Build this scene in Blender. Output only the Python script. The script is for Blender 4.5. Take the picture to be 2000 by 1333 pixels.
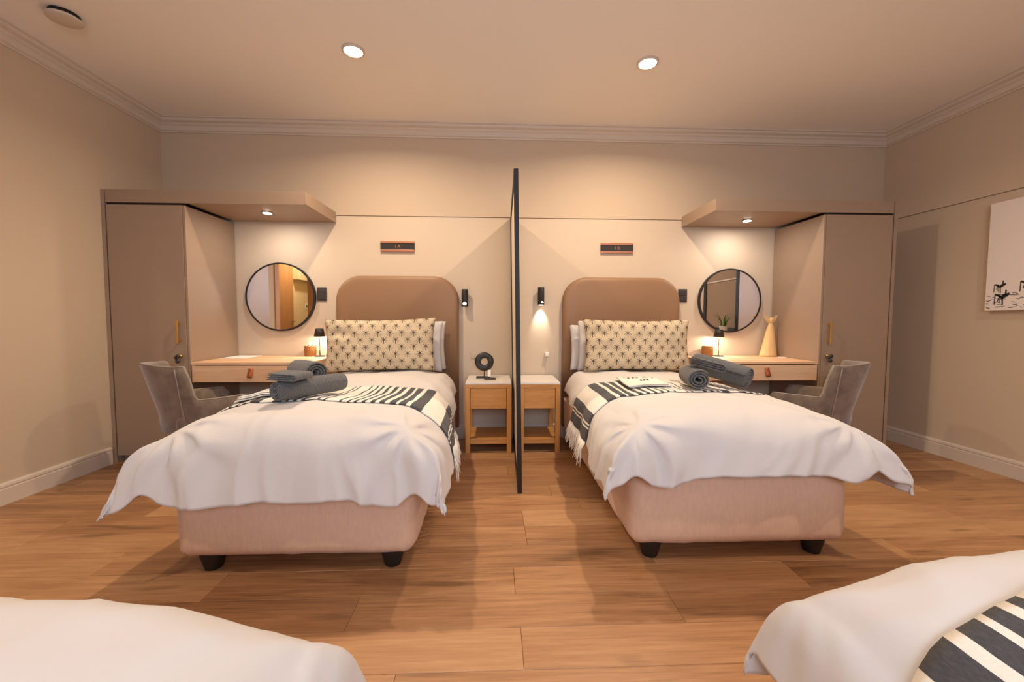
import bpy, bmesh, math, random
from mathutils import Vector, Matrix, noise
PI = math.pi
scene = bpy.context.scene
C = scene.collection
for o in list(bpy.data.objects):
    bpy.data.objects.remove(o)

# ------------------------------------------------------------------ camera, light, exposure
cam_data = bpy.data.cameras.new('camera')
cam_data.sensor_width = 36.0
cam_data.lens = 802.5582 / 2000.0 * 36.0
cam_data.clip_start = 0.02
cam = bpy.data.objects.new('camera', cam_data)
C.objects.link(cam)
_R = Vector((0.99915711, -0.04091823, 0.00328144))
_U = Vector((-0.00107361, 0.05386288, 0.99854776))
_F = Vector((0.04103555, 0.99770962, -0.05377355))
cam.matrix_world = Matrix(((_R.x, _U.x, -_F.x, -0.07169), (_R.y, _U.y, -_F.y, -3.743),
                           (_R.z, _U.z, -_F.z, 1.0954), (0, 0, 0, 1)))
scene.camera = cam
world = bpy.data.worlds.new('world')
scene.world = world
world.use_nodes = True
world.node_tree.nodes['Background'].inputs[0].default_value = (0.55, 0.72, 1.0, 1)   # late daylight beyond the added rear window
world.node_tree.nodes['Background'].inputs[1].default_value = 0.3
scene.view_settings.view_transform = 'Standard'
scene.view_settings.look = 'None'
scene.view_settings.gamma = 1.0
scene.view_settings.use_curve_mapping = False
scene.view_settings.exposure = 0.29
WARM = (1.0, 0.79, 0.575)
DOWN_POWER = 22.0
ADDED_DOWN_POWER = 13.0
CANOPY_POWER = 3.2
LAMP_POWER = 4.0
SCONCE_POWER = 5.0
HALL_POWER = 16.0
COOL_FILL_POWER = 48.0

def light(name, kind, loc, power, color=WARM, size=0.1, rot=(0, 0, 0), parent=None, spread=None, size_y=None, angle=None, blend=0.5):
    d = bpy.data.lights.new(name, kind)
    d.energy = power
    d.color = color
    if kind == 'AREA':
        d.shape = 'DISK' if size_y is None else 'RECTANGLE'
        d.size = size
        if size_y: d.size_y = size_y
        if spread: d.spread = spread
    else:
        d.shadow_soft_size = size
    if kind == 'SPOT':
        d.spot_size = angle
        d.spot_blend = blend
    o = bpy.data.objects.new(name, d)
    C.objects.link(o)
    o.location = Vector(loc) - (origin(parent) if parent else Vector())
    o.rotation_euler = rot
    if parent: o.parent = parent
    return o

def origin(p):
    v = Vector()
    while p:
        v = v + p.location
        p = p.parent
    return v

# room figures (metres): back wall at y = 0, floor at z = 0
XL, XR, YB, H = -2.945, 3.53, -5.2, 2.79
ZC = 2.683          # bottom of the cornice
ZD = 2.005          # shadow line on the wall
light('added_cool_fill', 'AREA', (0.25, YB + 0.02, 1.75), COOL_FILL_POWER, (0.66, 0.79, 1.0), 1.5, (PI / 2, 0, 0), None, None, 0.9)  # cool fill lamp added just inside the made-up rear window

# ------------------------------------------------------------------ helpers: materials
def lin(r, g, b):
    f = lambda c: (c / 255 / 12.92) if c / 255 <= 0.04045 else ((c / 255 + 0.055) / 1.055) ** 2.4
    return (f(r), f(g), f(b), 1)

class Nodes:
    def __init__(s, m):
        m.use_nodes = True
        s.t = m.node_tree
        s.b = s.t.nodes['Principled BSDF']
    def new(s, kind, **kw):
        n = s.t.nodes.new(kind)
        for k, v in kw.items(): setattr(n, k, v)
        return n
    def set(s, sock, v):
        if isinstance(v, (int, float)) or isinstance(v, tuple): sock.default_value = v
        else: s.t.links.new(v, sock)
    def m(s, op, a, b=None, c=None):
        n = s.new('ShaderNodeMath', operation=op)
        s.set(n.inputs[0], a)
        if b is not None: s.set(n.inputs[1], b)
        if c is not None: s.set(n.inputs[2], c)
        return n.outputs[0]
    def mix(s, f, a, b):
        n = s.new('ShaderNodeMix', data_type='RGBA')
        s.set(n.inputs[0], f); s.set(n.inputs[6], a); s.set(n.inputs[7], b)
        return n.outputs[2]
    def ramp(s, f, stops):
        n = s.new('ShaderNodeValToRGB')
        el = n.color_ramp.elements
        while len(el) < len(stops): el.new(0.5)
        for e, (p, c) in zip(el, stops): e.position = p; e.color = c
        s.set(n.inputs[0], f)
        return n.outputs[0]
    def coords(s, which='Object'):
        return s.new('ShaderNodeTexCoord').outputs[which]
    def mapping(s, v, scale=(1, 1, 1), loc=(0, 0, 0), rot=(0, 0, 0)):
        n = s.new('ShaderNodeMapping')
        s.set(n.inputs[0], v); n.inputs[1].default_value = loc; n.inputs[2].default_value = rot; n.inputs[3].default_value = scale
        return n.outputs[0]
    def noise(s, v, scale, detail=4, rough=0.5, dist=0.0):
        n = s.new('ShaderNodeTexNoise')
        s.set(n.inputs['Vector'], v)
        n.inputs['Scale'].default_value = scale; n.inputs['Detail'].default_value = detail
        n.inputs['Roughness'].default_value = rough; n.inputs['Distortion'].default_value = dist
        return n.outputs['Fac']
    def bump(s, h, strength=0.2, dist=0.01):
        n = s.new('ShaderNodeBump')
        n.inputs['Strength'].default_value = strength; n.inputs['Distance'].default_value = dist
        s.set(n.inputs['Height'], h)
        s.t.links.new(n.outputs[0], s.b.inputs['Normal'])
    def color(s, v): s.set(s.b.inputs['Base Color'], v)

def mat(name, col, rough=0.6, metal=0.0, noise_scale=None, bump=0.15, var=0.0, coords='Object', bdist=0.004, sheen=0.0, spec=None, stretch=(1, 1, 1)):
    m = bpy.data.materials.new(name)
    n = Nodes(m)
    n.b.inputs['Base Color'].default_value = col
    n.b.inputs['Roughness'].default_value = rough
    n.b.inputs['Metallic'].default_value = metal
    if spec is not None: n.b.inputs['Specular IOR Level'].default_value = spec
    if sheen:
        n.b.inputs['Sheen Weight'].default_value = sheen
        n.b.inputs['Sheen Roughness'].default_value = 0.5
    if noise_scale:
        f = n.noise(n.mapping(n.coords(coords), stretch), noise_scale, 5, 0.55)
        if bump: n.bump(f, bump, bdist)
        if var:
            lo = tuple(c * (1 - var) for c in col[:3]) + (1,)
            hi = tuple(min(1, c * (1 + var)) for c in col[:3]) + (1,)
            n.color(n.ramp(f, [(0.3, lo), (0.7, hi)]))
    return m

def emit(name, col, strength):
    m = bpy.data.materials.new(name)
    n = Nodes(m)
    n.b.inputs['Base Color'].default_value = (0.8, 0.8, 0.8, 1)
    n.b.inputs['Emission Color'].default_value = col
    n.b.inputs['Emission Strength'].default_value = strength
    return m

def wood(name, c_dark, c_mid, c_light, scale=1.0, rough=0.45, axis='x', rand=0.0, bump=0.1, knots=True):
    m = bpy.data.materials.new(name)
    n = Nodes(m)
    v = n.coords('Object')
    info = n.new('ShaderNodeObjectInfo')
    off = n.new('ShaderNodeCombineXYZ')
    r100 = n.m('MULTIPLY', info.outputs['Random'], 137.0)
    for i in range(3): n.set(off.inputs[i], r100)
    add = n.new('ShaderNodeVectorMath', operation='ADD')
    n.t.links.new(v, add.inputs[0]); n.t.links.new(off.outputs[0], add.inputs[1])
    v = add.outputs[0]
    st = {'x': (0.09, 1, 1), 'y': (1, 0.09, 1), 'z': (1, 1, 0.09)}[axis]
    st2 = {'x': (0.03, 1, 1), 'y': (1, 0.03, 1), 'z': (1, 1, 0.03)}[axis]
    big = n.noise(n.mapping(v, st), 19 * scale, 6, 0.66, 0.8)
    fine = n.noise(n.mapping(v, st2), 120 * scale, 3, 0.6)
    blot = n.noise(n.mapping(v, tuple(0.3 if s < 1 else 1 for s in st)), 5 * scale, 3, 0.55, 0.5)
    f = n.m('ADD', n.m('MULTIPLY', big, 0.46), n.m('ADD', n.m('MULTIPLY', fine, 0.32), n.m('MULTIPLY', blot, 0.22)))
    if rand:
        f = n.m('ADD', f, n.m('MULTIPLY', n.m('SUBTRACT', info.outputs['Random'], 0.5), rand))
    col = n.ramp(f, [(0.30, c_dark), (0.47, c_mid), (0.66, c_light)])
    if knots:
        k = n.noise(n.mapping(v, tuple(0.22 if s < 1 else 1 for s in st)), 9 * scale, 2, 0.4, 0.3)
        kf = n.ramp(k, [(0.66, (0, 0, 0, 1)), (0.76, (1, 1, 1, 1))])
        col = n.mix(n.m('MULTIPLY', kf, 0.55), col, tuple(c * 0.45 for c in c_dark[:3]) + (1,))
    n.color(col)
    n.b.inputs['Roughness'].default_value = rough
    n.bump(f, bump, 0.003)
    return m

# ------------------------------------------------------------------ helpers: objects and shapes
def obj(name, verts, faces, m=None, parent=None, smooth=False, local=False, mats=None, fmat=None, uv=None, loc=None, rotz=0.0):
    me = bpy.data.meshes.new(name)
    off = Vector()
    o = None
    vs = [Vector(v) for v in verts]
    if parent is not None and not local:
        off = origin(parent)
    elif parent is None and loc is None:
        lo = [min(v[i] for v in vs) for i in range(3)]; hi = [max(v[i] for v in vs) for i in range(3)]
        off = Vector(((lo[0] + hi[0]) / 2, (lo[1] + hi[1]) / 2, lo[2]))
    me.from_pydata([tuple(v - off) for v in vs], [], faces)
    if uv:
        lay = me.uv_layers.new(name='UVMap')
        for l in me.loops: lay.data[l.index].uv = uv[l.vertex_index]
    for mm in (mats or [m]):
        if mm: me.materials.append(mm)
    if fmat:
        for p, k in zip(me.polygons, fmat): p.material_index = k
    if smooth:
        for p in me.polygons: p.use_smooth = True
    me.update()
    o = bpy.data.objects.new(name, me)
    C.objects.link(o)
    if parent is not None: o.parent = parent
    elif loc is not None:
        o.location = loc; o.rotation_euler = (0, 0, rotz)
    else: o.location = off
    return o

def tag(o, label, cat, group=None):
    o['label'] = label; o['category'] = cat
    if group: o['group'] = group
    return o

def struct(o, label=None):
    o['kind'] = 'structure'
    if label: o['label'] = label
    return o

def thing(name, label, cat, loc=(0, 0, 0), rotz=0.0, group=None):
    o = bpy.data.objects.new(name, None)
    C.objects.link(o)
    o.empty_display_size = 0.1
    o.location = loc; o.rotation_euler = (0, 0, rotz)
    return tag(o, label, cat, group)

def bm_box(bm, x0, x1, y0, y1, z0, z1, bev=0.0, seg=2):
    r = bmesh.ops.create_cube(bm, size=1)
    for v in r['verts']:
        v.co = Vector((x0 + (v.co.x + .5) * (x1 - x0), y0 + (v.co.y + .5) * (y1 - y0), z0 + (v.co.z + .5) * (z1 - z0)))
    if bev:
        es = list({e for v in r['verts'] for e in v.link_edges})
        bmesh.ops.bevel(bm, geom=es, offset=bev, segments=seg, affect='EDGES', profile=0.5)

def bm_data(bm):
    bmesh.ops.recalc_face_normals(bm, faces=bm.faces)
    bm.verts.index_update()
    v = [tuple(x.co) for x in bm.verts]; f = [[x.index for x in p.verts] for p in bm.faces]
    bm.free()
    return v, f

def box(name, x0, x1, y0, y1, z0, z1, m, parent=None, bev=0.002, seg=2, local=False, smooth=None):
    bm = bmesh.new(); bm_box(bm, x0, x1, y0, y1, z0, z1, bev, seg)
    v, f = bm_data(bm)
    o = obj(name, v, f, m, parent, (seg > 2) if smooth is None else smooth, local)
    return o

def boxes(name, lst, m, parent=None, bev=0.0, local=False):
    bm = bmesh.new()
    for b in lst: bm_box(bm, *b, bev)
    v, f = bm_data(bm)
    return obj(name, v, f, m, parent, False, local)

def lathe(profile, n=32, center=(0, 0, 0), sx=1.0, sy=1.0):
    vs, fs = [], []
    cx, cy, cz = center
    for (r, z) in profile:
        for k in range(n):
            a = 2 * PI * k / n
            vs.append((cx + r * math.cos(a) * sx, cy + r * math.sin(a) * sy, cz + z))
    for i in range(len(profile) - 1):
        for k in range(n):
            a, b = i * n + k, i * n + (k + 1) % n
            fs.append((a, b, b + n, a + n))
    fs.append(tuple(range(n - 1, -1, -1)))
    e = (len(profile) - 1) * n
    fs.append(tuple(range(e, e + n)))
    return vs, fs

def tube_data(path, r, n=8, cap=True, taper=None):
    vs, fs = [], []
    P = [Vector(p) for p in path]
    prev = None
    for i, p in enumerate(P):
        t = (P[min(i + 1, len(P) - 1)] - P[max(i - 1, 0)]).normalized()
        if prev is None:
            a = Vector((0, 0, 1)) if abs(t.z) < .9 else Vector((1, 0, 0))
            u = t.cross(a).normalized()
        else:
            u = (prev - t * prev.dot(t)).normalized()
        prev = u
        w = t.cross(u)
        rr = r * (taper(i / (len(P) - 1)) if taper else 1)
        for k in range(n):
            a = 2 * PI * k / n
            vs.append(tuple(p + (u * math.cos(a) + w * math.sin(a)) * rr))
    for i in range(len(P) - 1):
        for k in range(n):
            a, b = i * n + k, i * n + (k + 1) % n
            fs.append((a, b, b + n, a + n))
    if cap:
        fs.append(tuple(range(n - 1, -1, -1)))
        e = (len(P) - 1) * n
        fs.append(tuple(range(e, e + n)))
    return vs, fs

def tube(name, path, r, m, parent=None, n=8, local=False, taper=None):
    v, f = tube_data(path, r, n, True, taper)
    return obj(name, v, f, m, parent, True, local)

def merge(*parts):
    V, F = [], []
    for v, f in parts:
        o = len(V); V += list(v); F += [tuple(i + o for i in p) for p in f]
    return V, F

def disc_between(p0, p1, r0, r1=None, n=24):
    return tube_data([p0, p1], 1.0, n, True, lambda t: r0 + ((r1 if r1 is not None else r0) - r0) * t)

def rounded_rect(x0, x1, z0, z1, r, top_only=False, n=8):
    pts = []
    cs = [(x1 - r, z1 - r, 0), (x0 + r, z1 - r, 90)]
    for cx, cz, a0 in cs:
        for k in range(n + 1):
            a = math.radians(a0 + 90 * k / n)
            pts.append((cx + r * math.cos(a), cz + r * math.sin(a)))
    if top_only: pts += [(x0, z0), (x1, z0)]
    else:
        for cx, cz, a0 in [(x0 + r, z0 + r, 180), (x1 - r, z0 + r, 270)]:
            for k in range(n + 1):
                a = math.radians(a0 + 90 * k / n)
                pts.append((cx + r * math.cos(a), cz + r * math.sin(a)))
    return pts

def text_mesh(name, txt, size, m, parent, loc, rot, extrude=0.0006):
    cu = bpy.data.curves.new(name, 'FONT')
    cu.body = txt; cu.size = size; cu.align_x = 'CENTER'; cu.align_y = 'CENTER'; cu.extrude = extrude
    tmp = bpy.data.objects.new('tmp', cu)
    C.objects.link(tmp)
    bpy.context.view_layer.update()
    me = bpy.data.meshes.new_from_object(tmp.evaluated_get(bpy.context.evaluated_depsgraph_get()))
    bpy.data.objects.remove(tmp)
    me.materials.clear(); me.materials.append(m)
    o = bpy.data.objects.new(name, me)
    C.objects.link(o)
    o.parent = parent
    o.location = Vector(loc) - origin(parent)
    o.rotation_euler = rot
    return o

def nz(x, y, z=0.0): return noise.noise(Vector((x, y, z)))
def sstep(a, b, x):
    t = max(0, min(1, (x - a) / (b - a))); return t * t * (3 - 2 * t)

# ------------------------------------------------------------------ materials
M = {}
M['wall'] = mat('wall_paint', lin(204, 182, 156), 0.75, 0, 260, 0.06, 0)
M['lower'] = mat('lower_wall_lining', lin(210, 191, 167), 0.6, 0, 220, 0.04, 0)
M['ceiling'] = mat('ceiling_paint', lin(246, 238, 228), 0.85, 0, 200, 0.04, 0)
M['trim'] = mat('white_trim', lin(214, 198, 180), 0.5, 0, 90, 0.02, 0)
M['taupe'] = mat('taupe_laminate', lin(158, 134, 113), 0.42, 0, 400, 0.03, 0)
M['dark_gap'] = mat('dark_gap', lin(30, 24, 20), 0.8, 0, 60, 0.02, 0)
M['black_metal'] = mat('black_powder_coat', lin(32, 26, 22), 0.55, 0.0, 300, 0.05, 0)
M['black_plastic'] = mat('dark_plastic', lin(62, 56, 54), 0.4, 0, 300, 0.03, 0)
M['sheet'] = mat('white_cotton', lin(215, 209, 204), 0.85, 0, 9, 0.22, 0, bdist=0.012, sheen=0.15)
M['pillow'] = mat('white_pillow_cotton', lin(215, 209, 204), 0.85, 0, 14, 0.25, 0, bdist=0.01, sheen=0.15)
M['base'] = mat('blush_bed_fabric', lin(226, 188, 158), 0.9, 0, 60, 0.25, 0.05, bdist=0.004, sheen=0.2, stretch=(1, 1, 0.35))
M['headboard'] = mat('tan_headboard_leatherette', lin(148, 113, 82), 0.5, 0, 350, 0.08, 0)
M['throw_cream'] = mat('cream_wool', lin(240, 232, 216), 0.95, 0, 220, 0.35, 0.04, bdist=0.003, sheen=0.3)
M['throw_dark'] = mat('charcoal_wool', lin(72, 70, 70), 0.95, 0, 220, 0.4, 0.25, bdist=0.003, sheen=0.1, stretch=(1, 0.4, 1))
M['towel'] = mat('grey_terry', lin(98, 97, 96), 1.0, 0, 150, 1.0, 0.3, bdist=0.012, sheen=0.35)
M['white_cloth'] = mat('cream_cotton_cloth', lin(245, 239, 226), 0.9, 0, 80, 0.2, 0, bdist=0.003)
M['ink'] = mat('dark_ink', lin(50, 46, 44), 0.8, 0, 80, 0.02, 0)
M['brass'] = mat('brushed_brass', lin(212, 170, 96), 0.35, 0.9, 300, 0.05, 0)
M['leather'] = mat('tan_leather', lin(176, 92, 48), 0.5, 0, 180, 0.12, 0.1)
M['marble'] = mat('white_stone_top', lin(245, 240, 234), 0.25, 0, 6, 0.0, 0.04)
M['velvet'] = mat('grey_velvet', lin(118, 102, 88), 0.85, 0, 14, 0.15, 0.28, bdist=0.004, sheen=0.45)
M['piping'] = mat('grey_piping', lin(150, 138, 126), 0.7, 0, 120, 0.05, 0)
M['wicker'] = mat('woven_wicker', lin(168, 112, 58), 0.7, 0, 140, 0.5, 0.3, stretch=(1, 1, 3))
M['carved'] = mat('pale_carved_wood', lin(226, 190, 134), 0.55, 0, 40, 0.15, 0.1, stretch=(1, 1, 0.15))
M['stone'] = mat('dark_stone', lin(50, 46, 44), 0.45, 0, 90, 0.2, 0.3)
M['copper'] = mat('rose_copper', lin(205, 142, 112), 0.35, 0.75, 300, 0.04, 0)
M['chrome'] = mat('steel', lin(190, 186, 180), 0.25, 1.0, 300, 0.02, 0)
M['paper'] = mat('white_paper', lin(248, 246, 243), 0.7, 0, 60, 0.02, 0)
M['plug'] = mat('white_plastic', lin(240, 236, 230), 0.4, 0, 60, 0.0, 0)
M['canvas'] = mat('primed_canvas', lin(240, 226, 214), 0.85, 0, 700, 0.1, 0)
M['leaf'] = mat('green_leaf', lin(82, 128, 52), 0.5, 0, 30, 0.1, 0.3)
M['hall_wall'] = mat('hall_wall_paint', lin(236, 216, 170), 0.75, 0, 220, 0.05, 0)
M['cream_panel'] = mat('cream_panel_board', lin(230, 214, 192), 0.6, 0, 260, 0.03, 0)
M['floor'] = wood('oak_vinyl_plank', lin(122, 84, 54), lin(170, 124, 84), lin(198, 152, 108), 1.0, 0.42, 'x', 0.16, 0.12)
M['oak'] = wood('golden_oak', lin(178, 118, 58), lin(206, 146, 78), lin(224, 168, 100), 1.3, 0.5, 'x', 0.04, 0.06, False)
M['oak_v'] = wood('golden_oak_upright', lin(178, 118, 58), lin(206, 146, 78), lin(224, 168, 100), 1.3, 0.5, 'z', 0.04, 0.06, False)
M['desk'] = wood('pale_ash', lin(204, 158, 120), lin(226, 182, 142), lin(238, 200, 164), 1.1, 0.5, 'x', 0.03, 0.05)
M['door_wood'] = wood('honey_veneer', lin(170, 116, 70), lin(194, 140, 90), lin(208, 158, 108), 0.8, 0.45, 'z', 0.0, 0.05, False)
M['glow'] = emit('lamp_lens', (1, 0.9, 0.75, 1), 14)
M['sconce_glow'] = emit('sconce_lens', (1, 0.9, 0.78, 1), 4)
M['bulb'] = emit('lamp_bulb', (1, 0.86, 0.66, 1), 25)
gl = bpy.data.materials.new('mirror_glass'); _n = Nodes(gl)
_n.b.inputs['Base Color'].default_value = (0.9, 0.9, 0.9, 1); _n.b.inputs['Metallic'].default_value = 1.0; _n.b.inputs['Roughness'].default_value = 0.015
M['mirror'] = gl
gl = bpy.data.materials.new('window_glass'); _n = Nodes(gl)
_n.b.inputs['Base Color'].default_value = (0.97, 0.98, 1, 1); _n.b.inputs['Roughness'].default_value = 0.02
_n.b.inputs['Transmission Weight'].default_value = 1.0; _n.b.inputs['IOR'].default_value = 1.05
M['glass'] = gl
M['tinted'] = mat('tinted_glass', lin(150, 127, 106), 0.12, 0, 60, 0.0, 0)
M['pot'] = mat('white_patterned_pot', lin(225, 222, 218), 0.4, 0, 60, 0.0, 0.3)

def palm_material():
    m = bpy.data.materials.new('palm_print_linen')
    n = Nodes(m)
    uvn = n.new('ShaderNodeUVMap')
    sep = n.new('ShaderNodeSeparateXYZ')
    n.t.links.new(uvn.outputs[0], sep.inputs[0])
    u, v = sep.outputs[0], sep.outputs[1]           # metres
    PX, PY = 0.094, 0.0565
    rows = n.m('DIVIDE', v, PY)
    row = n.m('FLOOR', rows)
    odd = n.m('MODULO', n.m('ABSOLUTE', row), 2.0)
    cx = n.m('MULTIPLY', n.m('SUBTRACT', n.m('FRACT', n.m('ADD', n.m('DIVIDE', u, PX), n.m('MULTIPLY', odd, 0.5))), 0.5), PX)
    cy = n.m('MULTIPLY', n.m('SUBTRACT', n.m('FRACT', rows), 0.5), PY)
    y2 = n.m('ADD', n.m('SUBTRACT', cy, 0.009), n.m('MULTIPLY', n.m('MULTIPLY', cx, cx), 16.0))
    r = n.m('SQRT', n.m('ADD', n.m('MULTIPLY', cx, cx), n.m('MULTIPLY', y2, y2)))
    th = n.m('ARCTAN2', y2, cx)
    spoke = n.m('MULTIPLY', n.m('ABSOLUTE', n.m('SINE', n.m('MULTIPLY', th, 4.0))), r)
    fr = n.m('MULTIPLY', n.m('LESS_THAN', spoke, 0.0066), n.m('LESS_THAN', r, 0.030))
    core = n.m('LESS_THAN', r, 0.0055)
    tx = n.m('LESS_THAN', n.m('ABSOLUTE', cx), 0.0028)
    ty = n.m('MULTIPLY', n.m('LESS_THAN', cy, 0.01), n.m('GREATER_THAN', cy, -0.0265))
    mask = n.m('MAXIMUM', n.m('MAXIMUM', fr, core), n.m('MULTIPLY', tx, ty))
    weave = n.noise(n.mapping(n.coords('Object'), (1, 1, 1)), 420, 3, 0.6)
    bg = n.ramp(weave, [(0.3, lin(194, 174, 144)), (0.7, lin(214, 196, 166))])
    n.color(n.mix(n.m('MULTIPLY', mask, 0.95), bg, lin(58, 48, 42)))
    n.b.inputs['Roughness'].default_value = 0.9
    n.bump(weave, 0.25, 0.002)
    return m
M['palm'] = palm_material()

# ------------------------------------------------------------------ the room
floor = struct(box('floor', XL - 2.2, XR + 0.15, YB - 0.15, 0.15, -0.12, -0.004, M['dark_gap'], bev=0), 'oak-look plank floor')
PW, PL = 0.178, 1.22
known = {0: -1.79, -1: -2.355, 1: 0.01, 2: -0.60, 3: 0.02}
plank_cache = {}
rnd = random.Random(4)
def plank(x0, x1, y0, y1):
    key = (round(x1 - x0, 3), round(y1 - y0, 3))
    if key not in plank_cache:
        bm = bmesh.new()
        bm_box(bm, -(x1 - x0) / 2 + .0005, (x1 - x0) / 2 - .0005, -(y1 - y0) / 2 + .0005, (y1 - y0) / 2 - .0005, -0.004, 0.0, 0)
        top = [e for e in bm.edges if all(v.co.z > -.001 for v in e.verts)]
        bmesh.ops.bevel(bm, geom=top, offset=0.0012, segments=1, affect='EDGES')
        v, f = bm_data(bm)
        me = bpy.data.meshes.new('plank'); me.from_pydata(v, [], f); me.materials.append(M['floor'])
        plank_cache[key] = me
    o = bpy.data.objects.new('plank', plank_cache[key])
    C.objects.link(o); o.parent = floor
    o.location = Vector(((x0 + x1) / 2, (y0 + y1) / 2, 0)) - floor.location
k = -11
while True:
    yt = -1.807 - k * PW
    yb = yt - PW
    if yt < YB: break
    y1, y0 = min(yt, 0.0), max(yb, YB)
    if y1 - y0 > 0.02:
        j = known.get(k, rnd.choice([0.0, .2, .41, .61, .81, 1.02]) + rnd.random() * .1)
        x = j - PL * math.ceil((j - XL) / PL)
        while x < XR:
            a, b = max(x, XL), min(x + PL, XR)
            if b - a > 0.02: plank(a, b, y0, y1)
            x += PL
    k += 1

struct(box('ceiling', XL - 0.15, XR + 0.15, YB - 0.15, 0.15, H, H + 0.12, M['ceiling'], bev=0), 'plain white ceiling')
wall_back = struct(box('wall_back', XL - 0.15, XR + 0.15, 0.012, 0.15, 0, H, M['wall'], bev=0), 'greige back wall behind the headboards')
box('upper_panel', XL, XR, -0.004, 0.012, ZD, H, M['wall'], wall_back, bev=0)
box('lower_panel', XL, XR, 0.002, 0.012, 0, ZD - 0.006, M['lower'], wall_back, bev=0)
DY0, DY1, DZ = -3.15, -1.88, 2.12        # door opening in the left wall
struct(boxes('wall_left', [(XL - 0.14, XL, DY1, 0.15, 0, H), (XL - 0.14, XL, YB - 0.15, DY0, 0, H), (XL - 0.14, XL, DY0, DY1, DZ, H)], M['wall']), 'plain greige wall on the left')
wall_right = struct(box('wall_right', XR + 0.012, XR + 0.15, YB - 0.15, 0.15, 0, H, M['wall'], bev=0), 'greige wall on the right')
box('upper_panel', XR - 0.004, XR + 0.012, YB, -0.004, ZD, H, M['wall'], wall_right, bev=0)
box('lower_panel', XR + 0.002, XR + 0.012, YB, 0.0, 0, ZD - 0.006, M['wall'], wall_right, bev=0)
# rear wall with an unseen window added to go with the cool fill lamp
WX0, WX1, WZ0, WZ1 = -0.55, 1.05, 1.25, 2.25
struct(boxes('wall_rear', [(XL - 0.15, WX0, YB - 0.15, YB, 0, H), (WX1, XR + 0.15, YB - 0.15, YB, 0, H), (WX0, WX1, YB - 0.15, YB, 0, WZ0), (WX0, WX1, YB - 0.15, YB, WZ1, H)], M['wall']), 'wall behind the camera')
w2 = struct(boxes('added_window', [(WX0, WX0 + .05, YB - .1, YB - .05, WZ0, WZ1), (WX1 - .05, WX1, YB - .1, YB - .05, WZ0, WZ1), (WX0 + .05, WX1 - .05, YB - .1, YB - .05, WZ0, WZ0 + .05), (WX0 + .05, WX1 - .05, YB - .1, YB - .05, WZ1 - .05, WZ1), (.225, .275, YB - .1, YB - .05, WZ0 + .05, WZ1 - .05)], M['black_metal']), 'added black framed window in the unseen rear wall')
box('pane', WX0 + .05, .225, YB - .078, YB - .072, WZ0 + .05, WZ1 - .05, M['glass'], w2, bev=0)
box('pane', .275, WX1 - .05, YB - .078, YB - .072, WZ0 + .05, WZ1 - .05, M['glass'], w2, bev=0)

# cornice: stepped profile (distance from wall, drop from ceiling)
CP = [(0, 0.107), (0.010, 0.107), (0.012, 0.098), (0.026, 0.092), (0.030, 0.060), (0.044, 0.050), (0.047, 0.040), (0.072, 0.030), (0.076, 0.012), (0.090, 0.009), (0.094, 0.0), (0, 0)]
def extrude_profile(name, prof, p0, p1, inward, z_sign, zbase, m, mitre0=1, mitre1=1):
    p0, p1, n = Vector(p0), Vector(p1), Vector(inward)
    t = (p1 - p0).normalized()
    vs = []
    for (p, s, mt) in ((p0, 1, mitre0), (p1, -1, mitre1)):
        for d, h in prof:
            q = p + n * d + t * s * d * mt
            vs.append((q.x, q.y, zbase + z_sign * h))
    k = len(prof)
    fs = [(i, (i + 1) % k, k + (i + 1) % k, k + i) for i in range(k)] + [tuple(range(k)), tuple(range(2 * k - 1, k - 1, -1))]
    bm = bmesh.new()
    bv = [bm.verts.new(v) for v in vs]
    for f in fs: bm.faces.new([bv[i] for i in f])
    v, f = bm_data(bm)
    return struct(obj(name, v, f, m))
extrude_profile('trim_1', CP, (XL, -0.004, 0), (XR - 0.004, -0.004, 0), (0, -1, 0), -1, H, M['trim'])['label'] = 'stepped cornice along the back wall'
extrude_profile('trim_2', CP, (XL, -0.004, 0), (XL, YB, 0), (1, 0, 0), -1, H, M['trim'])['label'] = 'stepped cornice along the left wall'
extrude_profile('trim_3', CP, (XR - 0.004, -0.004, 0), (XR - 0.004, YB, 0), (-1, 0, 0), -1, H, M['trim'])['label'] = 'stepped cornice along the right wall'
BP = [(0, 0), (0.016, 0), (0.016, 0.092), (0.013, 0.096), (0.013, 0.101), (0.016, 0.105), (0.014, 0.118), (0.006, 0.128), (0, 0.128)]
extrude_profile('baseboard_left', BP, (XL, -0.6, 0), (XL, DY1 + 0.07, 0), (1, 0, 0), 1, 0, M['trim'], 0, 0)
extrude_profile('baseboard_right', BP, (XR + 0.002, 0.0, 0), (XR + 0.002, YB, 0), (-1, 0, 0), 1, 0, M['trim'], 0, 0)
extrude_profile('baseboard_back', BP, (-1.5, 0.002, 0), (XR - 0.016, 0.002, 0), (0, -1, 0), 1, 0, M['trim'], 0, 0)

# doorway on the left, seen in the round mirror: frame, open wooden door leaf, the lit hall behind
d1 = struct(boxes('door_1', [(XL - .16, XL + .015, DY1 - .03, DY1 + .07, 0, DZ + .07), (XL - .16, XL + .015, DY0 - .07, DY0 + .03, 0, DZ + .07), (XL - .16, XL + .015, DY0 + .03, DY1 - .03, DZ - .03, DZ + .07)], M['door_wood'], bev=0.002), 'wooden frame of the open doorway in the left wall')
HX = -4.0
struct(boxes('wall_hall', [(HX - .1, HX, -5.9, -1.3, 0, H), (HX, XL - .14, -1.4, -1.3, 0, H), (HX, XL - .14, -5.9, -5.8, 0, H), (HX, XL - .14, -5.8, -1.4, 2.6, 2.7), (XL - .14, XL, -5.9, YB - .15, 0, H)], M['hall_wall']), 'cream walls of the hall beyond the door')
struct(box('trim_4', HX, HX + .12, -5.8, -4.5, 1.85, 2.6, M['hall_wall'], bev=0), 'dropped bulkhead in the hall')
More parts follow.
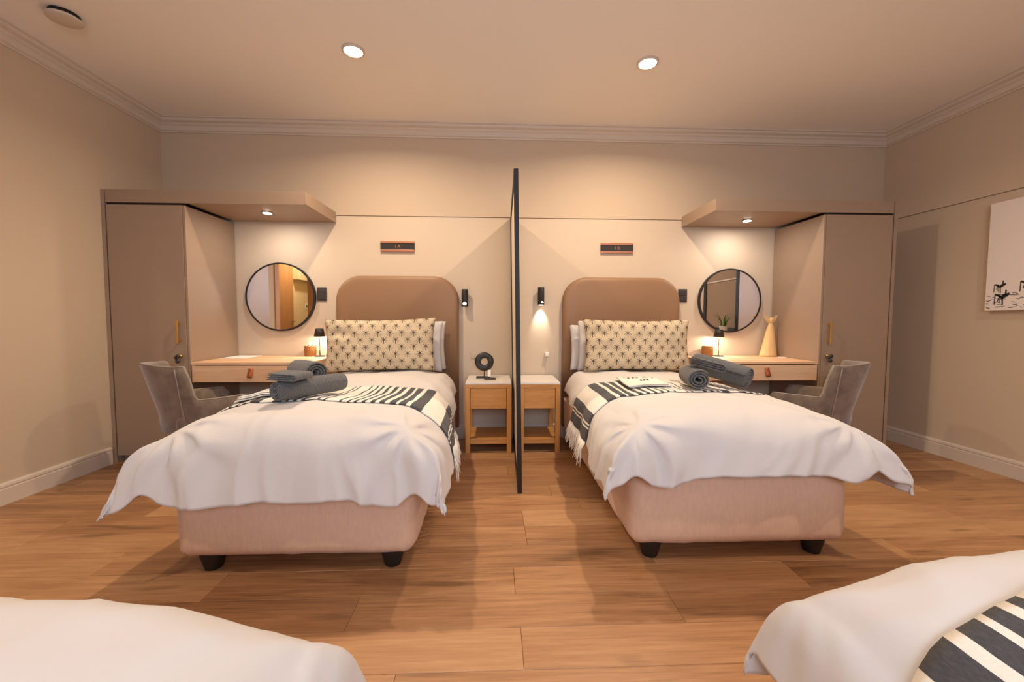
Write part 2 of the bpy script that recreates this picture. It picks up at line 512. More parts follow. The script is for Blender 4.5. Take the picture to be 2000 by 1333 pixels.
d2 = struct(box('door_2', HX + .001, HX + .05, -4.42, -3.5, 0, 2.35, M['door_wood'], bev=0.003), 'wooden door in the hall')
boxes('door_handle', [(HX + .05, HX + .10, -4.36, -4.34, 1.02, 1.04), (HX + .085, HX + .105, -4.36, -4.24, 1.02, 1.04)], M['chrome'], d2, 0.003)
hs = thing('light_switch', 'white switch plate on the hall wall seen in the left mirror', 'switch', (HX, -5.05, 1.2))
box('plate', HX + .001, HX + .012, -5.09, -5.01, 1.28, 1.40, M['plug'], hs, 0.003)
box('rocker', HX + .012, HX + .018, -5.07, -5.03, 1.315, 1.365, M['black_plastic'], hs, 0.001)
hl = thing('hall_downlight', 'round downlight in the hall ceiling', 'light', (HX + .5, -4.2, 2.58))
v, f = lathe([(0.06, 0), (0.06, 0.018), (0.045, 0.018)], 24, (HX + .5, -4.2, 2.58)); obj('lens', v, f, M['glow'], hl)
light('hall_downlight_beam', 'AREA', (HX + .5, -4.2, 2.57), HALL_POWER, (1, .84, .6), 0.12, (0, 0, 0), hl)

# black framed window on the right wall, seen in the right mirror
w1 = struct(boxes('window_1', [(XR - .035, XR, -2.30, -2.22, .9, 2.4), (XR - .035, XR, -3.24, -3.16, .9, 2.4), (XR - .035, XR, -3.16, -2.30, 2.33, 2.4), (XR - .035, XR, -3.16, -2.30, .9, .97)], M['black_metal']), 'black framed window on the right wall')
box('pane', XR - .02, XR - .003, -3.16, -2.30, .97, 2.33, M['tinted'], w1, bev=0)
box('pale_strip', XR - .03, XR - .02, -3.15, -2.31, 1.70, 1.715, M['trim'], w1, bev=0)  # thin pale strip across the pane
ledge = tag(box('wall_shelf', XR - .30, XR - .0, -3.3, -2.1, .86, .895, M['desk'], bev=0.003), 'pale wooden ledge under the black framed window', 'shelf')
pp = thing('potted_plant', 'grassy green plant in a small pot by the dark window', 'plant', (XR - .17, -2.36, .896))
v, f = lathe([(.045, 0), (.06, .09), (.062, .1), (.052, .1), (.05, .08)], 24, tuple(pp.location)); obj('pot', v, f, M['pot'], pp, True)
for i in range(22):
    a = rnd.random() * 2 * PI; L = .20 + .16 * rnd.random(); sp = .05 + .16 * rnd.random()
    b = pp.location + Vector((.03 * math.cos(a), .03 * math.sin(a), .08))
    dx, dy = math.cos(a), math.sin(a); px, py = -dy * .010, dx * .010
    vs = []
    for t in (0, .35, .7, 1.0):
        q = b + Vector((dx * sp * t * t, dy * sp * t * t, L * (t - .25 * t * t)))
        w = (1 - t * .95)
        vs += [(q.x - px * w, q.y - py * w, q.z), (q.x + px * w, q.y + py * w, q.z), (q.x, q.y, q.z - .002)]
    fs = []
    for q in range(3):
        o_ = q * 3
        fs += [(o_, o_ + 1, o_ + 4, o_ + 3), (o_ + 1, o_ + 2, o_ + 5, o_ + 4), (o_ + 2, o_, o_ + 3, o_ + 5)]
    obj('leaf', vs, fs, M['leaf'], pp, True)

# ------------------------------------------------------------------ ceiling fittings
def downlight(x, y, label, power):
    t = thing('ceiling_downlight', label, 'light', (x, y, H - 0.012), group='round ceiling downlights')
    v, f = lathe([(.056, .006), (.058, 0), (.068, .003), (.070, .012), (.058, .012)], 32, (x, y, H - .012)); obj('trim_ring', v, f, M['trim'], t, True)
    v, f = lathe([(.0555, .001), (.0555, .008), (.01, .008)], 32, (x, y, H - .012)); obj('lens', v, f, M['glow'], t)
    light('downlight_beam', 'AREA', (x, y, H - .016), power, WARM, 0.09, (0, 0, 0), t, math.radians(158))
downlight(-0.97, -1.01, 'round lit downlight in the ceiling above the left bed', DOWN_POWER)
downlight(0.932, -0.975, 'round lit downlight in the ceiling above the right bed', DOWN_POWER)
downlight(-2.0, -3.2, 'added round downlight out of view in the ceiling by the doorway on the left', ADDED_DOWN_POWER)  # unseen downlight added to lift the left wall and ceiling
downlight(2.5, -3.0, 'added round downlight out of view in the ceiling by the dark window on the right', ADDED_DOWN_POWER * 1.35)  # unseen downlight added to brighten the right side, a little stronger
sp = thing('ceiling_vent', 'round flush vent cover on the ceiling by the left wall', 'vent', (-2.48, -1.25, H - 0.036))
v, f = lathe([(.066, .012), (.066, .036)], 32, tuple(sp.location)); obj('collar', v, f, M['dark_gap'], sp, True)
v, f = lathe([(.02, 0), (.070, .001), (.078, .005), (.078, .012), (.02, .013)], 40, tuple(sp.location)); obj('cover', v, f, M['trim'], sp, True)

# ------------------------------------------------------------------ wardrobe, canopy and desk units
def side_unit(side):
    s = -1 if side == 'left' else 1
    if s < 0: xo, xi, xc = -2.943, -2.353, -1.474       # outer edge, inner panel, canopy end
    else: xo, xi, xc = 3.101, 2.507, 1.629
    YF, ZW, ZF = -0.58, 2.03, 1.937
    back = -0.006
    def bx(name, a, b, y0, y1, z0, z1, m, p, bev=0.0015): return box(name, min(a, b), max(a, b), y0, y1, z0, z1, m, p, bev)
    w = thing('wardrobe', 'tall taupe wardrobe with brass handle against the left wall' if s < 0 else 'tall taupe wardrobe with brass handle standing off the right wall', 'wardrobe', ((xo + xi) / 2, -.3, 0), group='built-in wardrobes')
    bx('side_panel', xo, xo - s * .026, YF, back, 0, ZF - .0145, M['taupe'], w, 0)
    bx('side_panel', xi, xi + s * .018, YF + .002, back, 0, ZF - .0165, M['taupe'], w)
    bx('carcass', xo - s * .03, xi + s * .019, YF + .025, back, .055, ZF - .03, M['dark_gap'], w, 0)
    bx('plinth', xo - s * .03, xi + s * .019, YF + .06, YF + .08, 0, .055, M['taupe'], w)
    d = bx('door', xo - s * .036, xi + s * .020, YF - .002, YF + .018, .058, ZF - .016, M['taupe'], w)
    hx = xi + s * .065
    v, f = tube_data([(hx, YF - .002, 1.075), (hx, YF - .03, 1.075), (hx, YF - .03, .91), (hx, YF - .002, .91)], .0055, 10)
    bmh = bmesh.new(); bm_box(bmh, hx - .007, hx + .007, YF - .036, YF - .026, .905, 1.08, .002); bm_box(bmh, hx - .005, hx + .005, YF - .027, YF - .001, 1.05, 1.062); bm_box(bmh, hx - .005, hx + .005, YF - .027, YF - .001, .922, .934)
    v, f = bm_data(bmh); obj('handle', v, f, M['brass'], d)
    lk = obj('lock', *disc_between((hx, YF - .003, .81), (hx, YF - .014, .81), .014, .012), M['brass'], d, True)
    obj('key', *merge(tube_data([(hx, YF - .012, .81), (hx, YF - .04, .81)], .004, 6), disc_between((hx + .004, YF - .036, .81), (hx + .004, YF - .043, .81), .015), disc_between((hx - .012, YF - .036, .80), (hx - .012, YF - .041, .80), .012), disc_between((hx, YF - .034, .775), (hx, YF - .041, .775), .016)), M['black_plastic'], lk, True)
    c = thing('canopy_shelf', 'taupe canopy over the left desk running across the wardrobe top' if s < 0 else 'taupe canopy over the right desk running across the wardrobe top', 'canopy', ((xo + xc) / 2, -.3, ZF), group='canopies above the desks')
    bx('fascia', xo - s * .031, xc + s * .002, YF, YF + .018, ZF, ZW, M['taupe'], c)
    bx('outer_end', xo, xo - s * .026, YF, back, ZF - .014, ZW, M['taupe'], c, 0)
    bx('end_fascia', xc, xc + s * .018, YF + .001, back, ZF, ZW, M['taupe'], c)
    bx('underside_panel', xi - s * .002, xc + s * .019, YF + .019, back, ZF + .004, ZF + .02, M['taupe'], c, 0)
    bx('top_panel', xo - s * .031, xc + s * .019, YF + .019, back, ZW - .018, ZW - .002, M['taupe'], c, 0)
    bx('dark_reveal', xo - s * .031, xi + s * .002, YF + .012, YF + .02, ZF - .014, ZF + .004, M['dark_gap'], c, 0)
    lx, ly = (-1.892, -.332) if s < 0 else (2.062, -.292)
    t = thing('canopy_spotlight', 'small lit spotlight under the left canopy' if s < 0 else 'small lit spotlight under the right canopy', 'light', (lx, ly, ZF - .006), group='spotlights under the canopies')
    v, f = lathe([(.032, .004), (.033, 0), (.040, .003), (.040, .009), (.033, .009)], 28, (lx, ly, ZF - .006)); obj('trim_ring', v, f, M['chrome'], t, True)
    v, f = lathe([(.0315, -.002), (.0315, .006), (.01, .006)], 28, (lx, ly, ZF - .006)); obj('lens', v, f, M['glow'], t)
    light('spot_beam', 'AREA', (lx, ly, ZF - .010), CANOPY_POWER, (1, .89, .78), .05, (0, 0, 0), t)
    # desk
    k = thing('wall_desk', 'pale ash wall-hung desk with leather drawer pull beside the left wardrobe' if s < 0 else 'pale ash wall-hung desk with leather drawer pull beside the right wardrobe', 'desk', ((xi + xc) / 2, -.3, .608), group='wall-hung desks')
    a = xi - s * .004
    bx('desk_top', a, xc, YF - .004, back, .742, .762, M['desk'], k, .002)
    bx('side_board', a, a - s * .018, YF + .004, back, .608, .7415, M['desk'], k)
    bx('side_board', xc, xc + s * .018, YF + .004, back, .608, .7415, M['desk'], k)
    bx('back_board', a - s * .019, xc + s * .019, -.03, back, .608, .7415, M['desk'], k)
    bx('bottom_board', a - s * .019, xc + s * .019, YF + .02, -.031, .609, .621, M['desk'], k)
    dr = bx('drawer', a - s * .012, xc + s * .02, YF - .002, YF + .016, .612, .736, M['desk'], k)
    px = -1.91 if s < 0 else 2.084
    # folded leather tab: strap up, over and down
    path = [(0, .716), (-.006, .716), (-.008, .700), (-.016, .672), (-.022, .655), (-.014, .645), (-.006, .66), (-.004, .69), (0, .70)]
    vs = []
    tilt = -.10 * s
    for (yy, zz) in path:
        for xx in (-.017, .017): vs.append((px + xx + (zz - .70) * tilt, YF - .003 + yy, zz))
    fs = [(2 * i, 2 * i + 1, 2 * i + 3, 2 * i + 2) for i in range(len(path) - 1)]
    lp = obj('leather_pull', vs, fs, M['leather'], dr, True)
    sm = lp.modifiers.new('thick', 'SOLIDIFY'); sm.thickness = .003; sm.offset = 1
    obj('rivet', *disc_between((px, YF - .011, .708), (px, YF - .014, .708), .005, .004, 16), M['brass'], lp, True)
side_unit('left'); side_unit('right')

# ------------------------------------------------------------------ wall pieces
def round_mirror(x, z, r, label):
    t = thing('round_mirror', label, 'mirror', (x, 0, z - r), group='round black-rimmed mirrors')
    y = -.028
    ring = []
    n = 72
    vs, fs = [], []
    prof = [(r - .012, y - .004), (r, y - .004), (r + .001, y), (r + .001, .001), (r - .012, .001)]
    for k in range(n):
        a = 2 * PI * k / n
        for (rr, yy) in prof: vs.append((x + rr * math.cos(a), yy, z + rr * math.sin(a)))
    m = len(prof)
    for k in range(n):
        for j in range(m):
            fs.append((k * m + j, k * m + (j + 1) % m, ((k + 1) % n) * m + (j + 1) % m, ((k + 1) % n) * m + j))
    obj('rim', vs, fs, M['black_metal'], t, False)
    v, f = disc_between((x, y, z), (x, y + .006, z), r - .0125, None, 72); obj('glass', v, f, M['mirror'], t)
round_mirror(-1.962, 1.282, .300, 'round black-rimmed mirror above the left desk')
round_mirror(2.092, 1.270, .293, 'round black-rimmed mirror above the right desk')

def headboard(x0, x1, label):
    t = thing('headboard', label, 'headboard', ((x0 + x1) / 2, -.04, 0), group='tan arched headboards')
    pts = rounded_rect(x0, x1, 0.12, 1.47, .215, True, 18)
    vs, fs = [], []
    layers = [(0, .000), (-.055, .0), (-.068, .004), (-.077, .012), (-.083, .024), (-.0855, .045), (-.0865, .1)]
    cx = (x0 + x1) / 2; cz = .8
    n = len(pts)
    for y, ins in layers:
        for (px, pz) in pts:
            hx = (x1 - x0) / 2
            vs.append((cx + (px - cx) * (1 - ins / hx), y, 0.12 + (pz - .12) * (1 - ins / 1.35)))
    for i in range(len(layers) - 1):
        for k in range(n):
            fs.append((i * n + k, i * n + (k + 1) % n, (i + 1) * n + (k + 1) % n, (i + 1) * n + k))
    fs.append(tuple(range(n))); fs.append(tuple(range(len(layers) * n - 1, (len(layers) - 1) * n - 1, -1)))
    bm = bmesh.new(); bv = [bm.verts.new(q) for q in vs]
    for q in fs: bm.faces.new([bv[i] for i in q])
    v, f = bm_data(bm)
    obj('padded_panel', v, f, M['headboard'], t, True)
    boxes('leg', [(x0 + .15, x0 + .21, -.05, -.02, 0, .14)], M['black_metal'], t); boxes('leg', [(x1 - .21, x1 - .15, -.05, -.02, 0, .14)], M['black_metal'], t)
headboard(-1.467, -.399, 'tan padded headboard with rounded corners under the 1A sign')
headboard(.538, 1.603, 'tan padded headboard with rounded corners under the 1B sign')

def room_sign(x, z, txt, label):
    t = thing('room_sign', label, 'sign', (x, 0, z - .045))
    box('copper_rail', x - .149, x + .149, -.018, .0015, z + .027, z + .045, M['copper'], t, .001)
    box('copper_rail', x - .149, x + .149, -.018, .0015, z - .045, z - .027, M['copper'], t, .001)
    p = box('plate', x - .149, x + .149, -.013, .0015, z - .0268, z + .0268, M['ink'], t, .0005)
    text_mesh('letter', txt[0], .042, M['copper'], p, (x - .014, -.0138, z), (PI / 2, 0, 0))
    text_mesh('letter', txt[1], .042, M['copper'], p, (x + .014, -.0138, z), (PI / 2, 0, 0))
room_sign(-.941, 1.735, '1A', 'black and copper wall sign reading 1A')
room_sign(1.034, 1.740, '1B', 'black and copper wall sign reading 1B')

def wall_switch(x, z, label):
    t = thing('wall_switch', label, 'switch', (x, 0, z - .06), group='dark wall switches by the mirrors')
    box('plate', x - .041, x + .041, -.009, .0015, z - .06, z + .06, M['black_plastic'], t, .003)
    box('rocker', x - .03, x + .03, -.013, -.009, z + .003, z + .045, M['black_plastic'], t, .002)
    box('rocker', x - .03, x + .03, -.013, -.009, z - .045, z - .003, M['black_plastic'], t, .002)
wall_switch(-1.612, 1.31, 'dark switch plate between the left mirror and its headboard')
wall_switch(1.655, 1.315, 'dark switch plate between the right mirror and its headboard')

def sconce(x, z0, z1, label, aim):
    t = thing('wall_sconce', label, 'lamp', (x, 0, z0), group='black cylinder wall lamps')
    box('wall_plate', x - .022, x + .022, -.012, .0015, (z0 + z1) / 2 - .03, (z0 + z1) / 2 + .04, M['black_metal'], t, .002)
    y = -.052
    v, f = lathe([(.006, 0), (.027, 0), (.0285, .002), (.0285, z1 - z0 - .002), (.027, z1 - z0), (.004, z1 - z0)], 32, (x, y, z0)); obj('cylinder', v, f, M['black_metal'], t, True)
    box('arm', x - .012, x + .012, -.026, -.011, (z0 + z1) / 2 - .01, (z0 + z1) / 2 + .02, M['black_metal'], t, .001)
    zl = z0 + .03
    d = Vector((.0, -1, -.25)).normalized() if aim == 'room' else Vector((.25, -1, -.35)).normalized()
    p = Vector((x, y, zl))
    rl = .016 if aim == 'room' else .011
    v, f = disc_between(p + d * .0262, p + d * .0315, rl, rl, 20)
    obj('lens', v, f, M['sconce_glow'], t)
    if aim == 'wall':
        v, f = disc_between((x, y, z0 - .0005), (x, y, z0 - .004), .022, .022, 20); obj('lower_lens', v, f, M['sconce_glow'], t)
        light('sconce_beam', 'SPOT', (x, y, z0 - .012), SCONCE_POWER, (1, .88, .74), .012, (math.radians(26), 0, 0), t, angle=math.radians(62), blend=.8)
    else:
        light('sconce_beam', 'SPOT', p + d * .036, SCONCE_POWER * .35, (1, .86, .7), .012, (math.radians(75), 0, 0), t, angle=math.radians(90), blend=.9)
sconce(-.3415, 1.205, 1.357, 'black cylinder wall lamp beside the left headboard', 'room')
sconce(.340, 1.222, 1.379, 'black cylinder wall lamp throwing light down the wall by the right headboard', 'wall')

t = thing('wall_socket', 'small flush socket plate on the wall above the left nightstand', 'socket', (-.268, 0, .735))
box('plate', -.295, -.241, -.006, .0015, .735, .79, M['lower'], t, .003); box('insert', -.28, -.256, -.009, -.006, .75, .775, M['lower'], t, .002)
t = thing('phone_charger', 'white plug with hanging cable on the wall above the right nightstand', 'charger', (.4, 0, .74))
box('plug_body', .383, .417, -.05, .0015, .755, .792, M['plug'], t, .006, 3)
tube('cable', [(.4, -.04, .756), (.402, -.042, .74), (.405, -.025, .70), (.404, -.012, .63), (.402, -.010, .55), (.400, -.010, .44)], .0018, M['plug'], t, 6)

# canvas print
cv = thing('canvas_print', 'white canvas with ink drawing of walking wild dogs on the right wall', 'picture', (XR - .02, -1.45, 1.167))
box('stretched_canvas', XR - .042, XR - .001, -2.02, -.885, 1.167, 1.93, M['canvas'], cv, .002)
strokes = []
def stroke(pts, w):   # pts in the zoomed picture frame: 1066 x 1333 for px 1920..2000 x 520..620
    q = []
    for (a, b) in pts:
        px, py = 1920 + a / 13.325, 520 + b / 13.33
        q.append((-.885 - (px - 1929) * .00305, 1.167 + (606.5 - py) * .00345))
    strokes.append((q, w * .00024))
dog = [([(430, 500), (500, 510), (560, 470), (640, 435)], 40), ([(560, 440), (570, 350)], 26), ([(350, 440), (430, 470), (470, 500)], 30), ([(350, 440), (345, 660)], 16), ([(420, 520), (410, 600)], 14), ([(500, 510), (510, 680)], 24), ([(440, 520), (450, 640)], 12)]
for dx, dy, sc in [(0, 0, 1), (30, 270, 1.25), (640, -40, 1.2), (1300, 60, 1.1), (1900, 10, 1.3), (2500, 240, 1.2), (3100, 0, 1.1)]:
    for pts, w in dog:
        stroke([(350 + (a - 350) * sc + dx, 440 + (b - 440) * sc + dy) for a, b in pts], w * sc)
rg = random.Random(9)
for i in range(150):
    a, b = 130 + 3700 * rg.random(), 690 + 400 * rg.random()
    l = 40 + 110 * rg.random()
    stroke([(a, b), (a + l / 2, b + 14 * rg.uniform(-1, 1)), (a + l, b + 20 * rg.uniform(-1, 1))], rg.uniform(5, 14))
vs, fs = [], []
for q, w in strokes:
    for i, (y, z) in enumerate(q):
        y0, z0 = q[max(i - 1, 0)]; y1, z1 = q[min(i + 1, len(q) - 1)]
        L = math.hypot(y1 - y0, z1 - z0) or 1
        ny, nz_ = -(z1 - z0) / L, (y1 - y0) / L
        ww = w * (1 if 0 < i < len(q) - 1 else .6)
        for sgn in (1, -1): vs.append((XR - .0428, y + ny * ww * sgn, z + nz_ * ww * sgn))
        if i: k = len(vs); fs.append((k - 4, k - 3, k - 1, k - 2))
vs = [v for v in vs]
obj('ink_drawing', vs, fs, M['ink'], cv)['kind'] = 'stuff'

# ------------------------------------------------------------------ partition and nightstands
pt = thing('partition_screen', 'tall black framed privacy screen between the two beds', 'screen', (.072, -.6, 0))
PT, PD = 2.0, 1.226
X0, X1 = .058, .086
boxes('front_post', [(X0, X1, -PD, -PD + .045, 0, PT)], M['black_metal'], pt, .002)
boxes('back_post', [(X0, X1, -.048, -.008, 0, PT)], M['black_metal'], pt, .002)
boxes('top_rail', [(X0, X1, -PD + .045, -.048, PT - .045, PT)], M['black_metal'], pt, .002)
boxes('bottom_rail', [(X0, X1, -PD + .045, -.048, 0.0, .05)], M['black_metal'], pt, .002)
box('infill_panel', X0 + .008, X1 - .008, -PD + .045, -.048, .05, PT - .045, M['cream_panel'], pt, 0)
pt.rotation_euler = (0, -math.radians(.9), -math.radians(1.1))
pt.location.x = .096

def nightstand(x0, x1, label):
    t = thing('nightstand', label, 'nightstand', ((x0 + x1) / 2, -.23, 0), group='oak nightstands')
    y0, y1 = -.45, -.02
    for a in (x0, x1 - .038):
        for b in (y0, y1 - .038): box('leg', a, a + .038, b, b + .038, 0, .5355, M['oak_v'], t, .002)
    box('stone_top', x0 + .002, x1 - .002, y0, y1, .566, .582, M['marble'], t, .002)
    box('top_rail', x0, x1, y0, y1, .536, .5655, M['oak'], t, .002)
    box('drawer', x0 + .0415, x1 - .0415, y0 + .003, y1 - .01, .368, .5345, M['oak'], t, .002)
    box('side_panel', x0 + .004, x0 + .018, y0 + .04, y1 - .04, .368, .535, M['oak'], t, .001)
    box('side_panel', x1 - .018, x1 - .004, y0 + .04, y1 - .04, .368, .535, M['oak'], t, .001)
    box('shelf', x0 + .004, x1 - .004, y0 + .0385, y1 - .0385, .098, .116, M['oak'], t, .001)
    box('shelf_rail', x0 + .0385, x1 - .0385, y0 + .004, y0 + .024, .078, .118, M['oak'], t, .002)
nightstand(-.312, .062, 'oak nightstand left of the black screen, holding the ring ornament')
nightstand(.124, .458, 'oak nightstand with bare white top right of the black screen')

# ornaments on the left nightstand
t = thing('ring_sculpture', 'dark stone ring on a thin stand on the left nightstand', 'ornament', (-.165, -.19, .582))
box('base', -.235, -.115, -.215, -.155, .583, .595, M['stone'], t, .003)
tube('rod', [(-.165, -.185, .594), (-.165, -.185, .655)], .004, M['stone'], t)
vs, fs = [], []
for i in range(40):
    a = 2 * PI * i / 40
    for j in range(12):
        b = 2 * PI * j / 12
        rr = .056 + .026 * math.cos(b) * (1 + .04 * math.sin(5 * a))
        vs.append((-.165 + rr * math.cos(a), -.185 + .014 * math.sin(b), .724 + rr * math.sin(a)))
        fs.append((i * 12 + j, i * 12 + (j + 1) % 12, ((i + 1) % 40) * 12 + (j + 1) % 12, ((i + 1) % 40) * 12 + j))
obj('ring', vs, fs, M['stone'], t, True)
t = thing('bird_figurine', 'small dark bird figurine with white tag in front of the stone ring', 'ornament', (-.115, -.28, .582))
v, f = lathe([(.05, 0), (.052, .004), (.05, .012), (.02, .014)], 24, (-.115, -.28, .583), 1, .6); obj('base', v, f, M['stone'], t, True)
tube('stem', [(-.122, -.28, .596), (-.12, -.28, .66), (-.118, -.28, .70)], .003, M['chrome'], t)
tube('body', [(-.122, -.28, .672), (-.118, -.28, .69), (-.112, -.28, .715), (-.116, -.28, .742), (-.124, -.28, .752)], .013, M['stone'], t, 12, False, lambda q: max(.2, math.sin(PI * (q * .8 + .1))))
box('tag', -.133, -.108, -.297, -.295, .61, .665, M['paper'], t, .0005)

# ------------------------------------------------------------------ desk pieces
def pencil_basket(x, y, label, seed):
    t = thing('wicker_pot', label, 'basket', (x, y, .7625), group='woven pots on the desks')
    rr = random.Random(seed)
    V, F = [], []
    n = 40
    for k in range(11):
        z = .7625 + .006 + k * .0082
        rad = .041 + .003 * math.sin(PI * k / 10)
        for i in range(n):
            a = 2 * PI * i / n
            off = .0022 * (1 if (i // 2 + k) % 2 else -1)
            for j in range(6):
                b = 2 * PI * j / 6
                q = rad + off + .0048 * math.cos(b)
                V.append((x + q * math.cos(a), y + q * math.sin(a), z + .0055 * math.sin(b)))
                o_ = k * n * 6
                F.append((o_ + i * 6 + j, o_ + i * 6 + (j + 1) % 6, o_ + ((i + 1) % n) * 6 + (j + 1) % 6, o_ + ((i + 1) % n) * 6 + j))
    b = obj('woven_wall', V, F, M['wicker'], t, True); b['kind'] = 'stuff'
    v, f = lathe([(.037, 0), (.037, .02)], 24, (x, y, .7630)); obj('bottom', v, f, M['wicker'], t)
    for i in range(7):
        a = rr.random() * 6.28; q = .02 * rr.random()
        tube('straw', [(x + q * math.cos(a), y + q * math.sin(a), .785), (x + 2.0 * q * math.cos(a) + .006 * math.cos(a), y + 2.0 * q * math.sin(a), .862 + .035 * rr.random())], .0022, M['paper'], t, 6)
pencil_basket(-1.695, -.07, 'woven brown pot beside the lamp on the left desk', 1)
pencil_basket(1.868, -.07, 'woven brown pot of straws beside the lamp on the right desk', 2)

def table_lamp(x, y, label):
    t = thing('table_lamp', label, 'lamp', (x, y, .7625), group='small table lamps on the desks')
    z = .7625
    v, f = lathe([(.045, 0), (.046, .003), (.043, .007), (.006, .008)], 32, (x, y, z)); obj('base', v, f, M['black_metal'], t, True)
    tube('pole', [(x, y, z + .007), (x, y, z + .235)], .0045, M['chrome'], t, 10)
    vs, fs = [], []
    prof = [(.046, .175), (.032, .243), (.008, .245), (.008, .242), (.030, .240), (.044, .175)]
    v, f = lathe(prof, 36, (x, y, z)); f = f[:-2]
    n = 36; e = (len(prof) - 1) * n
    f += [(e + k, e + (k + 1) % n, (k + 1) % n, k) for k in range(n)]
    obj('shade', v, f, M['black_metal'], t, True)
    v, f = lathe([(.006, 0), (.016, .008), (.018, .018), (.012, .03), (.006, .034)], 20, (x, y, z + .195)); obj('bulb', v, f, M['bulb'], t, True)
    light('lamp_glow', 'POINT', (x, y - .001, z + .180), LAMP_POWER, (1, .84, .64), .012, (0, 0, 0), t)
table_lamp(-1.600, -.10, 'small black lamp glowing on the left desk, half behind the palm cushion')
table_lamp(1.955, -.10, 'small black lamp glowing on the right desk')

t = thing('angel_figure', 'pale carved wooden angel figure with raised wings on the right desk', 'ornament', (2.40, -.12, .7625))
ax, ay, az = 2.405, -.12, .7625
vs, fs = [], []
prof = [(.072, 0), (.078, .006), (.074, .02), (.066, .06), (.056, .12), (.046, .18), (.037, .23), (.028, .268), (.020, .29), (.016, .30)]
n = 28
for i, (r, z) in enumerate(prof):
    lean = .018 * (z / .3)
    for k in range(n):
        a = 2 * PI * k / n
        rr = r * (1 + .04 * math.sin(3 * a + 1))
        vs.append((ax + lean + rr * math.cos(a), ay + rr * .7 * math.sin(a), az + z))
for i in range(len(prof) - 1):
    for k in range(n): fs.append((i * n + k, i * n + (k + 1) % n, (i + 1) * n + (k + 1) % n, (i + 1) * n + k))
fs += [tuple(range(n - 1, -1, -1)), tuple(range((len(prof) - 1) * n, len(prof) * n))]
obj('robe', vs, fs, M['carved'], t, True)
v, f = lathe([(.010, 0), (.011, .012), (.017, .024), (.019, .038), (.015, .052), (.005, .058)], 20, (ax + .02, ay, az + .298)); obj('head', v, f, M['carved'], t, True)
for s in (-1, 1):
    pts = [(.006, .268), (.020, .300), (.044, .330), (.062, .366), (.050, .376), (.030, .352), (.024, .362), (.012, .330), (.004, .300)]
    vs = [(ax + .02 + s * a, ay + .012 - .006 * q, az + b) for q in (0, 1) for a, b in pts]
    m_ = len(pts)
    fs = [tuple(range(m_)), tuple(range(2 * m_ - 1, m_ - 1, -1))] + [(i, (i + 1) % m_, m_ + (i + 1) % m_, m_ + i) for i in range(m_)]
    bm = bmesh.new(); bv = [bm.verts.new(q) for q in vs]
    for q in fs: bm.faces.new([bv[i] for i in q])
    v, f = bm_data(bm); obj('wing', v, f, M['carved'], t)
def sheet_of_paper(x0, x1, y0, y1, label):
    tag(box('paper_sheet', x0, x1, y0, y1, .7625, .7655, M['paper'], None, 0), label, 'paper')
sheet_of_paper(-2.33, -2.13, -.28, -.03, 'white printed card lying in the back corner of the left desk')
sheet_of_paper(2.44, 2.495, -.24, -.20, 'small white card beside the angel figure')

# ------------------------------------------------------------------ upholstered chairs
def chair(loc, rotz, label):
    t = thing('upholstered_chair', label, 'chair', loc, rotz, 'grey velvet desk chairs')
    n = 64
    sect = 12
    def top(ph):
        a = abs(math.degrees(ph)); return .565 + .225 * (1 - sstep(57, 67, a)) + .012 * math.cos(ph * 2) * (a < 50)
    def ring(ph, z, inset):
        a = abs(math.degrees(ph))
        fl = .055 * max(0, (z - .42)) / .4 * (1.6 - .6 * sstep(40, 80, a))
        rx, ry = .255 + fl - inset, .235 + fl * 1.15 - inset
        if a <= 90: return Vector((rx * math.sin(ph), -ry * math.cos(ph), z))
        ext = (a - 90) / 35 * .23
        return Vector((math.copysign(rx - .02 * (a - 90) / 35, ph), ext, z))
    vs, fs = [], []
    edge_out = []
    for i in range(n + 1):
        ph = math.radians(-122 + 244 * i / n)
        zt = top(ph)
        if i in (0, n): zt -= .03
        th = .05
        loop = []
        for q in (0, .25, .5, .75, 1.0): loop.append(ring(ph, .34 + (zt - .015 - .34) * q, 0))
        loop += [ring(ph, zt - .003, .008), ring(ph, zt, .022), ring(ph, zt - .004, .04)]
        for q in (1.0, .66, .33, 0): loop.append(ring(ph, .34 + (zt - .02 - .34) * q, th))
        edge_out.append(tuple(loop[5]))
        vs += [tuple(p) for p in loop]
    m = sect
    for i in range(n):
        for j in range(m): fs.append((i * m + j, i * m + (j + 1) % m, (i + 1) * m + (j + 1) % m, (i + 1) * m + j))
    fs += [tuple(range(m)), tuple(range((n + 1) * m - 1, n * m - 1, -1))]
    bm = bmesh.new(); bv = [bm.verts.new(q) for q in vs]
    for q in fs: bm.faces.new([bv[i] for i in q])
    v, f = bm_data(bm)
    bk = obj('backrest', v, f, M['velvet'], t, True, True)
    v, f = tube_data(edge_out, .0045, 6); obj('piping', v, f, M['piping'], bk, True, True)
    for sgn in (-1, 1):
        ph = math.radians(50) * sgn
        path = [tuple(ring(ph, .34 + (top(ph) - .36) * q / 10, -.002)) for q in range(11)]
        v, f = tube_data(path, .004, 6); obj('side_seam', v, f, M['piping'], bk, True, True)
    bm = bmesh.new(); bm_box(bm, -.205, .205, -.19, .25, .345, .47, .045, 5)
    v, f = bm_data(bm); obj('seat', v, f, M['velvet'], t, True, True)
    for sx in (-1, 1):
        for sy in (-1, 1):
            v, f = tube_data([(sx * .17, .03 + sy * .16, .36), (sx * .215, .03 + sy * .205, 0.0)], 1, 12, True, lambda q: .018 - .008 * q); obj('leg', v, f, M['black_metal'], t, True, True)
chair((-2.12, -.79, 0), math.radians(-42), 'grey velvet chair with curved back pulled up to the left desk')
chair((2.29, -.79, 0), math.radians(42), 'grey velvet chair with curved back pulled up to the right desk')

